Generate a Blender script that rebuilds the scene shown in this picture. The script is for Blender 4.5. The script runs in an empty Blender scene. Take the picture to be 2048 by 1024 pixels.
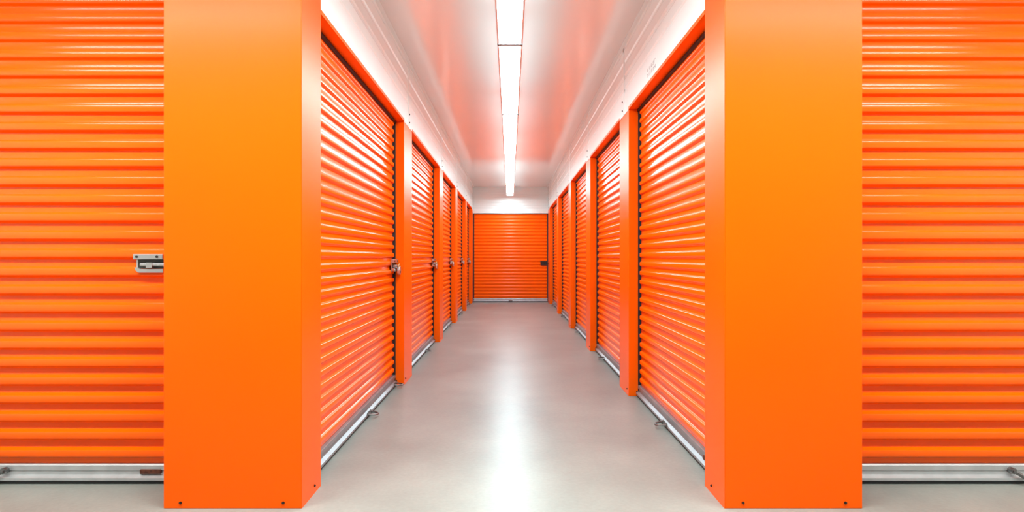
import bpy, bmesh, math, random
from mathutils import Vector, Matrix
random.seed(3)
scene=bpy.context.scene
COL=scene.collection
EYE=1.18; F=1128.0
WL=0.98; WR=1.01; REC=0.10
HEAD=2.44; CEIL=3.04; YF=2.65; YEND=14.9

# ---------------------------------------------------------------- materials
def newmat(name):
    m=bpy.data.materials.new(name); m.use_nodes=True
    nt=m.node_tree; b=nt.nodes['Principled BSDF']
    return m,nt,b
def simple(name,col,rough=.5,metal=0.0,coat=0.0,nscale=None,namp=.08,bump=0.0,emit=None,estr=0,spec=.5):
    m,nt,b=newmat(name)
    b.inputs['Base Color'].default_value=(*col,1)
    b.inputs['Roughness'].default_value=rough
    b.inputs['Metallic'].default_value=metal
    b.inputs['Coat Weight'].default_value=coat
    b.inputs['Coat Roughness'].default_value=.10
    b.inputs['Specular IOR Level'].default_value=spec
    if emit:
        b.inputs['Emission Color'].default_value=(*emit,1); b.inputs['Emission Strength'].default_value=estr
    if nscale:
        tc=nt.nodes.new('ShaderNodeTexCoord'); n=nt.nodes.new('ShaderNodeTexNoise')
        n.inputs['Scale'].default_value=nscale; n.inputs['Detail'].default_value=4
        nt.links.new(tc.outputs['Object'],n.inputs['Vector'])
        r=nt.nodes.new('ShaderNodeValToRGB')
        r.color_ramp.elements[0].position=.3; r.color_ramp.elements[1].position=.7
        r.color_ramp.elements[0].color=(*[c*(1-namp) for c in col],1)
        r.color_ramp.elements[1].color=(*[min(1,c*(1+namp)) for c in col],1)
        nt.links.new(n.outputs['Fac'],r.inputs['Fac']); nt.links.new(r.outputs['Color'],b.inputs['Base Color'])
        if bump:
            bp=nt.nodes.new('ShaderNodeBump'); bp.inputs['Strength'].default_value=bump; bp.inputs['Distance'].default_value=.01
            nt.links.new(n.outputs['Fac'],bp.inputs['Height']); nt.links.new(bp.outputs['Normal'],b.inputs['Normal'])
    return m
ORANGE=simple('orange_paint',(.93,.118,.0008),.30,nscale=2.0,namp=.03,spec=.12)
ORFRONT=simple('orange_paint_hall_lit',(.93,.100,.0006),.30,nscale=2.0,namp=.02,spec=.12)  # same orange paint as the corridor; hall light's hue put into base colour
ORDOOR=simple('orange_door_steel',(.93,.122,.0008),.19,nscale=1.5,namp=.04,spec=.18)
ORDOORF=simple('orange_door_steel_hall_lit',(.93,.112,.0008),.20,nscale=1.5,namp=.04,spec=.26)  # same paint as the corridor doors, base colour shifted to its hall-lit hue
WHITE=simple('white_steel',(.82,.94,.94),.20,nscale=1.2,namp=.02)
CEILM=simple('glossy_white_ceiling',(.78,.84,.83),.17,nscale=.9,namp=.02,spec=.8,coat=.4)
ALU=simple('aluminium',(.50,.52,.54),.36,metal=.6,nscale=14,namp=.08)
ALU2=simple('dull_aluminium',(.30,.32,.34),.42,metal=.6,nscale=14,namp=.10)
STEEL=simple('zinc_steel',(.20,.20,.20),.35,metal=.9,nscale=20,namp=.1)
CHROME=simple('chrome',(.50,.50,.50),.32,metal=.85,nscale=20,namp=.05)
BRASS=simple('brass',(.45,.30,.13),.28,metal=1.0,nscale=20,namp=.05)
BLACK=simple('black_rubber',(.012,.011,.014),.6,nscale=20,namp=.2)
RUST=simple('rusty_steel',(.10,.03,.015),.7,metal=.3,nscale=60,namp=.5,bump=.3)
DARKST=simple('dark_steel',(.05,.048,.045),.35,metal=.8,nscale=20,namp=.1)
INK=simple('grey_stamp_ink',(.25,.25,.27),.6,nscale=50,namp=.3)
HOUS=simple('white_enamel',(.8,.8,.8),.35,nscale=5,namp=.02)
CAPM=simple('grey_end_cap_plastic',(.22,.23,.24),.5,nscale=5,namp=.02)
LC=(.70,.95,1.0)
LIGHT=simple('lit_diffuser',(.9,.9,.9),.4,emit=LC,estr=48,nscale=5,namp=.01)
UPL=simple('added_ceiling_glow',(.9,.9,.9),.4,emit=LC,estr=7.5,nscale=5,namp=.01)  # extra glow added to whiten the ceiling
LIGHT2=simple('lit_diffuser_hall',(.9,.9,.9),.4,emit=(.93,.95,.88),estr=120,nscale=5,namp=.01)

def concrete():
    m,nt,b=newmat('polished_concrete')
    tc=nt.nodes.new('ShaderNodeTexCoord')
    n=nt.nodes.new('ShaderNodeTexNoise'); n.inputs['Scale'].default_value=1.3; n.inputs['Detail'].default_value=7; n.inputs['Roughness'].default_value=.60
    n2=nt.nodes.new('ShaderNodeTexNoise'); n2.inputs['Scale'].default_value=45; n2.inputs['Detail'].default_value=4
    for k in (n,n2): nt.links.new(tc.outputs['Object'],k.inputs['Vector'])
    r=nt.nodes.new('ShaderNodeValToRGB')
    r.color_ramp.elements[0].position=.28; r.color_ramp.elements[1].position=.72
    r.color_ramp.elements[0].color=(.180,.200,.188,1); r.color_ramp.elements[1].color=(.268,.290,.270,1)
    r2=nt.nodes.new('ShaderNodeValToRGB')
    r2.color_ramp.elements[0].color=(.84,.84,.84,1); r2.color_ramp.elements[1].color=(1.08,1.08,1.08,1)
    mx=nt.nodes.new('ShaderNodeMixRGB'); mx.blend_type='MULTIPLY'; mx.inputs['Fac'].default_value=1
    nt.links.new(n.outputs['Fac'],r.inputs['Fac']); nt.links.new(n2.outputs['Fac'],r2.inputs['Fac'])
    nt.links.new(r.outputs['Color'],mx.inputs['Color1']); nt.links.new(r2.outputs['Color'],mx.inputs['Color2'])
    nt.links.new(mx.outputs['Color'],b.inputs['Base Color'])
    mr=nt.nodes.new('ShaderNodeMapRange'); mr.inputs['To Min'].default_value=.30; mr.inputs['To Max'].default_value=.37
    nt.links.new(n.outputs['Fac'],mr.inputs['Value']); nt.links.new(mr.outputs['Result'],b.inputs['Roughness'])
    b.inputs['Specular IOR Level'].default_value=.34
    bp=nt.nodes.new('ShaderNodeBump'); bp.inputs['Strength'].default_value=.04; bp.inputs['Distance'].default_value=.01
    nt.links.new(n2.outputs['Fac'],bp.inputs['Height']); nt.links.new(bp.outputs['Normal'],b.inputs['Normal'])
    return m
CONC=concrete()

# ---------------------------------------------------------------- mesh helpers
def mesh_obj(name,bm,mats,parent=None,smooth=None,bevel=0,loc=None):
    bmesh.ops.recalc_face_normals(bm,faces=bm.faces)
    me=bpy.data.meshes.new(name); bm.to_mesh(me); bm.free()
    for m in (mats if isinstance(mats,(list,tuple)) else [mats]): me.materials.append(m)
    if smooth is not None:
        me.polygons.foreach_set('use_smooth',[True]*len(me.polygons))
        me.set_sharp_from_angle(angle=math.radians(smooth))
    o=bpy.data.objects.new(name,me); COL.objects.link(o)
    if parent: o.parent=parent
    if loc: o.location=loc
    if bevel:
        md=o.modifiers.new('bevel','BEVEL'); md.width=bevel; md.segments=3; md.limit_method='ANGLE'
    return o
def addbox(bm,x0,x1,y0,y1,z0,z1,mi=0):
    vs=[bm.verts.new(p) for p in ((x0,y0,z0),(x1,y0,z0),(x1,y1,z0),(x0,y1,z0),(x0,y0,z1),(x1,y0,z1),(x1,y1,z1),(x0,y1,z1))]
    for f in ((0,3,2,1),(4,5,6,7),(0,1,5,4),(1,2,6,5),(2,3,7,6),(3,0,4,7)):
        fc=bm.faces.new([vs[i] for i in f]); fc.material_index=mi
def addcyl(bm,p0,p1,r,seg=16,mi=0):
    p0=Vector(p0);p1=Vector(p1);d=p1-p0
    q=Vector((0,0,1)).rotation_difference(d.normalized())
    M=Matrix.Translation((p0+p1)/2)@q.to_matrix().to_4x4()
    res=bmesh.ops.create_cone(bm,cap_ends=True,segments=seg,radius1=r,radius2=r,depth=d.length,matrix=M)
    for v in res['verts']:
        for f in v.link_faces: f.material_index=mi
def addtube(bm,pts,r,seg=8,closed=False,mi=0):
    pts=[Vector(p) for p in pts]; n=len(pts); rings=[]
    up=Vector((0,0,1))
    for i,p in enumerate(pts):
        a=pts[(i-1)%n] if (closed or i>0) else p; b=pts[(i+1)%n] if (closed or i<n-1) else p
        t=(b-a).normalized()
        u=t.cross(up)
        if u.length<.05: u=t.cross(Vector((0,1,0)))
        u.normalize(); v=t.cross(u)
        rings.append([bm.verts.new(p+r*(math.cos(2*math.pi*k/seg)*u+math.sin(2*math.pi*k/seg)*v)) for k in range(seg)])
    m=n if closed else n-1
    for i in range(m):
        A=rings[i];B=rings[(i+1)%n]
        for k in range(seg):
            f=bm.faces.new((A[k],A[(k+1)%seg],B[(k+1)%seg],B[k])); f.material_index=mi
    if not closed:
        bm.faces.new(rings[0]); bm.faces.new(rings[-1])
def prism(bm,poly,z0,z1):
    a=[bm.verts.new((x,y,z0)) for x,y in poly]; b=[bm.verts.new((x,y,z1)) for x,y in poly]
    n=len(poly); bm.faces.new(a); bm.faces.new(b)
    for i in range(n): bm.faces.new((a[i],a[(i+1)%n],b[(i+1)%n],b[i]))
def extr_profile(bm,prof,x0,x1,nseg=1):
    cols=[[bm.verts.new((x0+(x1-x0)*i/nseg,y,z)) for (y,z) in prof] for i in range(nseg+1)]
    for i in range(nseg):
        for k in range(len(prof)-1):
            bm.faces.new((cols[i][k],cols[i][k+1],cols[i+1][k+1],cols[i+1][k]))
def empty(name,loc,rotz=0):
    e=bpy.data.objects.new(name,None); e.empty_display_size=.2; COL.objects.link(e)
    e.location=loc; e.rotation_euler=(0,0,rotz); return e
def tag(o,label,cat,group=None,kind=None):
    o['label']=label; o['category']=cat
    if group:o['group']=group
    if kind:o['kind']=kind
def struct(o,label,cat):
    o['kind']='structure'; o['label']=label; o['category']=cat

# ---------------------------------------------------------------- shell
bm=bmesh.new(); addbox(bm,-3.9,3.9,-1.8,YEND+.4,-.12,0)
struct(mesh_obj('floor',bm,CONC),'polished grey concrete floor with soft light reflections','floor')
bm=bmesh.new(); addbox(bm,-3.9,3.9,-1.8,YEND+.4,CEIL,CEIL+.1)
ceil=mesh_obj('ceiling',bm,CEILM)
struct(ceil,'glossy white metal ceiling tinted by orange reflections','ceiling')
def ribprof(z0,z1,pitch=.15,amp=.010,flat=.17):
    pr=[(0,z0),(0,z0+flat)]
    z=z0+flat
    while z+pitch<=z1-.03:
        pr+=[(amp,z+.012),(amp,z+.03),(0,z+.042),(0,z+pitch-.004)]
        z+=pitch
    pr.append((0,z1)); return pr
def fascia(name,sx,y0,y1,x):
    bm=bmesh.new(); pr=ribprof(HEAD+.001,CEIL,pitch=.12,amp=.008,flat=.19)
    L=y1-y0
    extr_profile(bm,pr,0,L,1)
    addbox(bm,0,L,.02,.22,HEAD+.001,CEIL)
    o=mesh_obj(name,bm,WHITE,smooth=25)
    if sx<0: o.location=(x,y0,0); o.rotation_euler=(0,0,math.pi/2)
    else: o.location=(x,y1,0); o.rotation_euler=(0,0,-math.pi/2)
    struct(o,'ribbed white metal wall panel above the orange doors','wall'); return o
fascia('wall_left',-1,2.92,YEND,-WL)
fascia('wall_right',1,2.92,YEND,WR)
EH=2.35
bm=bmesh.new(); extr_profile(bm,ribprof(EH,CEIL,.07,.004,.10),-WL-.2,WR+.2); addbox(bm,-WL-.2,WR+.2,.02,.2,EH,CEIL)
o=mesh_obj('wall_back',bm,WHITE,smooth=25); o.location=(0,YEND,0); struct(o,'ribbed white metal wall above the end door','wall')
for nm,x0,x1 in (('wall_front_left',-3.9,-1.63),('wall_front_right',1.66,3.9)):
    bm=bmesh.new(); addbox(bm,x0,x1,2.80,3.1,2.66,CEIL)
    struct(mesh_obj(nm,bm,WHITE),'white metal wall above a roll-up door','wall')
for nm,x0,x1 in (('wall_hall_left',-4.0,-3.9),('wall_hall_right',3.9,4.0)):
    bm=bmesh.new(); addbox(bm,x0,x1,-1.8,3.1,0,CEIL)
    struct(mesh_obj(nm,bm,WHITE),'plain white hall wall','wall')

def seam(k,sx,x,y):
    bm=bmesh.new(); addbox(bm,min(x,x-sx*.004),max(x,x-sx*.004),y-.012,y+.012,HEAD+.005,CEIL-.002)
    for z in (HEAD+.05,HEAD+.13): addcyl(bm,(x-sx*.003,y+.05,z),(x-sx*.009,y+.05,z),.008,12,1)
    o=mesh_obj('trim_%d'%k,bm,[WHITE,DARKST]); struct(o,'white panel joint strip','trim')

# ---------------------------------------------------------------- pillars
Lp=[(5.22,.42),(7.85,.42),(10.15,.38),(12.45,.34),(14.45,.64)]
Rp=[(4.8,.40),(7.1,.40),(9.35,.38),(11.8,.36),(14.3,.79)]
def screw(parent,loc,axis):
    bm=bmesh.new(); a=Vector(axis)
    addcyl(bm,(0,0,0),a*.004,.0065,16); addcyl(bm,a*.003,a*.007,.004,6)
    o=mesh_obj('screw',bm,DARKST,parent,loc=loc); o['label']='small dark hex-head screw'; return o
def pillar_big(s):
    xi=(WL if s<0 else WR); xo=(1.628 if s<0 else 1.656)
    cx=s*(xi+xo)/2
    e=empty('pillar',(cx,YF,0))
    pts=[(s*xi,YF),(s*xo,YF),(s*xo,3.12),(s*(xi+.2),3.12),(s*(xi+.2),2.92),(s*xi,2.92)]
    bm=bmesh.new(); prism(bm,[(x-cx,y-YF) for x,y in pts],0,CEIL)
    mesh_obj('cladding',bm,ORFRONT,e,bevel=.003)
    bm=bmesh.new(); xx=s*xi-cx
    addbox(bm,min(xx,xx-s*.002),max(xx,xx-s*.002),.0,.266,.0,CEIL)
    mesh_obj('corner_flashing',bm,ORFRONT,e)
    for px in (xi+.085,xo-.08):
        screw(e,(s*px-cx,0,.028),(0,-1,0))
    screw(e,(s*xi-cx-s*.002,.17,.04),(-s,0,0))
    tag(e,'wide glossy orange metal-clad pillar at the corridor entrance','pillar','entrance pillars')
pillar_big(-1); pillar_big(1)
def pillar_small(s,y,t):
    W=WL if s<0 else WR
    e=empty('pillar',(s*(W+.13),y,0))
    bm=bmesh.new(); addbox(bm,-.13,.13,0,t,0,HEAD)
    mesh_obj('cladding',bm,ORANGE,e,bevel=.004)
    bm=bmesh.new(); xx=-s*.13
    addbox(bm,min(xx,xx-s*.0015),max(xx,xx-s*.0015),.03,t-.03,.0,.02)
    mesh_obj('base_flange',bm,ORANGE,e)
    screw(e,(-s*.13,.06,.05),(-s,0,0)); screw(e,(-s*.06,0,.04),(0,-1,0))
    tag(e,'orange metal pillar between two roll-up doors','pillar','corridor pillars')
for y,t in Lp: pillar_small(-1,y,t)
for y,t in Rp: pillar_small(1,y,t)

# ---------------------------------------------------------------- doors
def curtain_profile(z0,z1,p,D):
    n=round((z1-z0)/p); p=(z1-z0)/n; pr=[]
    key=[(0,0),(.28,0),(.32,-.05),(.36,-.28),(.41,-.68),(.45,-.94),(.49,-1),(.78,-1),(.82,-.95),(.86,-.65),(.90,-.25),(.93,-.04)]
    for i in range(n):
        for t,d in key: pr.append((d*D,z0+(i+t)*p))
    pr.append((0,z1)); return pr
dn=[0]
def loop_pts(w,d,n=14):
    return [(-w*math.cos(math.pi*i/(n-1)),-d*math.sin(math.pi*i/(n-1)),-.006*math.sin(math.pi*i/(n-1))) for i in range(n)]
def latch(parent,x,z,y,scale=1.0,mat=None):
    mt=mat or CHROME
    e=bpy.data.objects.new('slide_latch',None); e.empty_display_size=.05; COL.objects.link(e); e.parent=parent; e.location=(x,y,z); e.scale=(scale,)*3
    e['label']='chrome slide latch'
    bm=bmesh.new()
    addbox(bm,-.155,0,-.026,0,.020,.048)
    addbox(bm,-.150,0,-.006,0,-.048,.020)
    mesh_obj('latch_plate',bm,mt,e,bevel=.003)
    bm=bmesh.new(); addbox(bm,-.138,-.006,-.009,-.005,-.028,.019); mesh_obj('latch_recess',bm,DARKST,e)
    bm=bmesh.new()
    addcyl(bm,(-.118,-.018,-.008),(.02,-.018,-.008),.0095,16); addbox(bm,-.085,-.055,-.030,-.008,-.024,.004); mesh_obj('bolt',bm,mt,e,smooth=40)
    bm=bmesh.new()
    pr=[(-.148,-.022),(-.142,-.038),(-.128,-.048),(0,-.048),(0,-.030),(-.122,-.030),(-.134,-.022)]
    a=[bm.verts.new((px,-.024,pz)) for px,pz in pr]; b2=[bm.verts.new((px,-.004,pz)) for px,pz in pr]
    bm.faces.new(a); bm.faces.new(b2)
    for i in range(len(pr)): bm.faces.new((a[i],a[(i+1)%len(pr)],b2[(i+1)%len(pr)],b2[i]))
    mesh_obj('handle',bm,mt,e)
    bm=bmesh.new()
    for sx in (-.135,-.03): addcyl(bm,(sx,-.030,.034),(sx,-.020,.034),.006,12)
    mesh_obj('rivet',bm,DARKST,e)
    return e
def door(width,height,loc,rot,latchz=None,label='',pitch=.085,loops=(.5,),rust=None,group=None,lscale=1.0,lx=.012,D=.015,lmat=None,cmat=None,bmat=None,gap=.034):
    dn[0]+=1
    e=empty('door_%d'%dn[0],loc,rot)
    w=width/2
    bm=bmesh.new(); extr_profile(bm,curtain_profile(.095,height,pitch,D),-w+gap,w-gap)
    mesh_obj('curtain',bm,cmat or ORDOOR,e,smooth=45)
    bm=bmesh.new()
    pr=[(.012,.098),(-.020,.098),(-.023,.094),(-.023,.070),(-.018,.066),(-.018,.045),(-.026,.041),(-.040,.034),(-.040,.020),(.012,.020),(.012,.098)]
    extr_profile(bm,pr,-w+.006,w-.006)
    for xe in (-w+.006,w-.006):
        bm.faces.new([bm.verts.new((xe,y,z)) for y,z in pr[:-1]])
    mesh_obj('bottom_bar',bm,bmat or ALU2,e)
    bm=bmesh.new(); pr=[(.008,.021),(-.034,.021),(-.036,.012),(-.030,.002),(-.006,.001),(.006,.006),(.008,.021)]
    extr_profile(bm,pr,-w+.006,w-.006)
    mesh_obj('bottom_seal',bm,BLACK,e,smooth=40)
    for sx in (-1,1):
        bm=bmesh.new()
        a,b=sorted((sx*(w-.001),sx*(w-.060)))
        addbox(bm,a,b,.006,.040,0,height+.02)
        a,b=sorted((sx*(w-.001),sx*(w-.020)))
        addbox(bm,a,b,-.022,.008,0.022,height)
        o=mesh_obj('guide_rail',bm,BLACK,e); o['label']='black steel guide track'
    bm=bmesh.new(); addbox(bm,-w+.012,w-.012,-.032,.03,height-.022,height-.001)
    mesh_obj('top_seal',bm,BLACK,e,bevel=.004)
    for l in loops:
        bm=bmesh.new(); x=-w+width*l
        addtube(bm,[(x+a,-.038+b,.034+c) for a,b,c in loop_pts(.042,.070)],.0065,8)
        addbox(bm,x-.052,x+.052,-.044,-.038,.022,.046)
        o=mesh_obj('pull_handle',bm,STEEL,e,smooth=40); o['label']='steel wire pull loop on the bottom bar'
    if rust is not None:
        bm=bmesh.new(); x=-w+width*rust
        addbox(bm,x-.055,x+.055,-.030,-.018,.050,.074)
        o=mesh_obj('stop_plate',bm,RUST,e,bevel=.003); o['label']='rusty brown stop plate'
    if latchz: latch(e,w-lx,latchz,-.018,lscale,lmat)
    struct(e,label,'door')
    if group: e['group']=group
    return e
def lever(e,x,flip):
    bm=bmesh.new(); s=flip
    addcyl(bm,(x,-.048,.072),(x,-.020,.072),.016,18)
    pts=[(x,-.046,.070),(x+s*.02,-.055,.060),(x+s*.045,-.070,.040),(x+s*.075,-.085,.020),(x+s*.11,-.095,.012)]
    addtube(bm,pts,.010,10)
    addcyl(bm,(x,-.056,.072),(x,-.046,.072),.008,6)
    o=mesh_obj('foot_lever',bm,STEEL,e,smooth=40); o['label']='chrome lever hook on the bottom bar'
def span(y0,y1): return (y0+y1)/2,(y1-y0)-.004
def padlock(x,y,z,rot):
    e=empty('padlock',(x,y,z),rot)
    bm=bmesh.new(); addcyl(bm,(0,-.011,0),(0,.011,0),.040,28); mesh_obj('lock_body',bm,CHROME,e,smooth=40,bevel=.003)
    bm=bmesh.new(); pts=[(.022*math.cos(t),0,.030+.030*math.sin(t)) for t in [math.pi*i/12 for i in range(13)]]
    addtube(bm,pts,.006,8); mesh_obj('shackle',bm,BRASS,e,smooth=50)
    bm=bmesh.new(); addcyl(bm,(0,-.013,-.012),(0,-.010,-.012),.009,16); mesh_obj('keyhole',bm,DARKST,e)
    tag(e,'round steel disc padlock hanging on a door latch','padlock','padlocks on the corridor doors')
GRP='roll-up doors along the corridor'
LB='orange ribbed steel roll-up storage door with silver bottom bar'
ye=2.92
for i,(y,t) in enumerate(Lp):
    c,w=span(ye,y)
    door(w,HEAD-.002,(-WL-REC,c,0),math.pi/2,1.11,LB+' and chrome latch',pitch=.075,loops=(.54,.955) if i==0 else (.6,),group=GRP,lscale=1.15)
    padlock(-WL-REC+.066,y-.060,1.06,math.pi/2)
    ye=y+t
ye=2.92
for i,(y,t) in enumerate(Rp):
    c,w=span(ye,y)
    door(w,HEAD-.002,(WR+REC,c,0),-math.pi/2,None,LB,pitch=.075,loops=(.48,) if i==0 else (.35,),rust=.90 if i==0 else None,group=GRP)
    ye=y+t
door(WL+WR-.02,EH-.002,((WR-WL)/2,YEND+.06,0),0,1.03,LB+' closing off the end of the corridor',pitch=.088,loops=(.5,),lscale=1.2,lmat=DARKST,bmat=ALU,gap=.022)
e=door(2.2,2.66,(-1.630-1.1,2.97,0),0,1.15,LB+' beside a wide orange pillar',pitch=.0955,loops=(),rust=.888,lx=.172,D=.026,cmat=ORDOORF,bmat=ALU)
lever(e,1.1-1.0,-1)
e=door(2.2,2.66,(1.658+1.1,2.97,0),0,None,LB+' facing the hall',pitch=.0955,loops=(),D=.026,cmat=ORDOORF,bmat=ALU)
lever(e,-1.1+.955,1)

# ---------------------------------------------------------------- headers
k=1
for s,W,P in ((-1,WL,Lp),(1,WR,Rp)):
    ye=2.92
    for y,t in P:
        bm=bmesh.new(); a,b=sorted((s*(W-.003),s*(W+.2)))
        addbox(bm,a,b,ye,y,HEAD-.0005,HEAD+.022)
        o=mesh_obj('trim_%d'%k,bm,ORANGE); struct(o,'orange metal header over a roll-up door','trim'); k+=1
        seam(k,s,s*W,y+t/2); k+=1
        ye=y+t
for s,W in ((-1,WL),(1,WR)):
    bm=bmesh.new(); a,b=sorted((s*W,s*(W-.035)))
    addbox(bm,a,b,2.92,YEND,CEIL-.006,CEIL-.0005)
    a,b=sorted((s*W,s*(W-.004)))
    addbox(bm,a,b,2.92,YEND,CEIL-.04,CEIL-.0005)
    o=mesh_obj('trim_%d'%k,bm,WHITE); struct(o,'white angle trim where wall meets ceiling','trim'); k+=1
bm=bmesh.new()
for i in range(9):
    y=3.92+i*.027
    for r in range(2):
        zz=2.500+r*.040
        if random.random()<.85: addbox(bm,WR-.0012,WR+.0005,y,y+.004,zz,zz+.026)
        if random.random()<.7:
            za=zz+random.choice((0,.011,.022)); addbox(bm,WR-.0012,WR+.0005,y,y+.015,za,za+.004)
o=mesh_obj('trim_%d'%k,bm,INK); struct(o,'faded grey stamp marks on the white panel','trim'); k+=1

# ---------------------------------------------------------------- strip lights
LZ=EYE+1.60
def strip(loc,rot,L,mat,label,group,up=True):
    e=empty('strip_light',loc,rot)
    hw=.095
    bm=bmesh.new()
    pr=[(-hw,.004),(-hw,.040),(-.05,.085),(.05,.085),(hw,.040),(hw,.004),(hw-.012,.004),(hw-.020,.03),(-hw+.020,.03),(-hw+.012,.004),(-hw,.004)]
    extr_profile(bm,pr,-L/2,L/2)
    mesh_obj('housing',bm,HOUS,e)
    bm=bmesh.new(); pr=[(-.070,.029)]+[(.070*math.sin(a),.024-.022*math.cos(a)) for a in [math.radians(-80+160*i/12) for i in range(13)]]+[(.070,.029)]
    extr_profile(bm,pr,-L/2+.018,L/2-.018)
    mesh_obj('diffuser',bm,mat,e,smooth=60)
    if up:
        bm=bmesh.new()
        for s in (-1,1):
            extr_profile(bm,[(s*.090,.048),(s*.055,.0845)],-L/2+.05,L/2-.05)
        o=mesh_obj('added_uplight',bm,UPL,e)  # added glowing strips on the housing slopes, only there to brighten the ceiling
    for sx in (-1,1):
        bm=bmesh.new(); a,b=sorted((sx*(L/2-.001),sx*(L/2-.017)))
        addbox(bm,a,b,-hw,hw,-.001,.045); mesh_obj('end_cap',bm,CAPM,e)
    for sx in (-1,1):
        bm=bmesh.new(); addcyl(bm,(sx*L*.35,0,.084),(sx*L*.35,0,CEIL-loc[2]-.012),.008,12)
        addcyl(bm,(sx*L*.35,0,CEIL-loc[2]-.014),(sx*L*.35,0,CEIL-loc[2]-.001),.035,20)
        mesh_obj('suspension_rod',bm,HOUS,e,smooth=40)
    tag(e,label,'light',group)
PL=2.07; y1=14.6
while y1>2.7:
    strip((0,y1-PL/2,LZ),math.pi/2,PL,LIGHT,'long white fluorescent strip light hung below the ceiling','corridor strip lights')
    y1-=PL
for cx in (-2.3,0,2.3):
    strip((cx,1.64,LZ),0,2.1,LIGHT2,'white fluorescent strip light in the cross hall','hall strip lights',up=False)

# ---------------------------------------------------------------- world and camera
w=bpy.data.worlds.new('world'); scene.world=w; w.use_nodes=True
bg=w.node_tree.nodes['Background']; bg.inputs['Color'].default_value=(.95,.97,1,1); bg.inputs['Strength'].default_value=.12
cam=bpy.data.cameras.new('camera'); co=bpy.data.objects.new('camera',cam); COL.objects.link(co)
cam.sensor_width=36; cam.lens=36*F/2048; cam.shift_x=4/2048; cam.shift_y=3/2048; cam.clip_start=.05
co.location=(0,0,EYE); co.rotation_euler=(math.pi/2,0,0)
scene.camera=co
scene.view_settings.view_transform='Standard'
scene.view_settings.look='None'
scene.view_settings.exposure=0
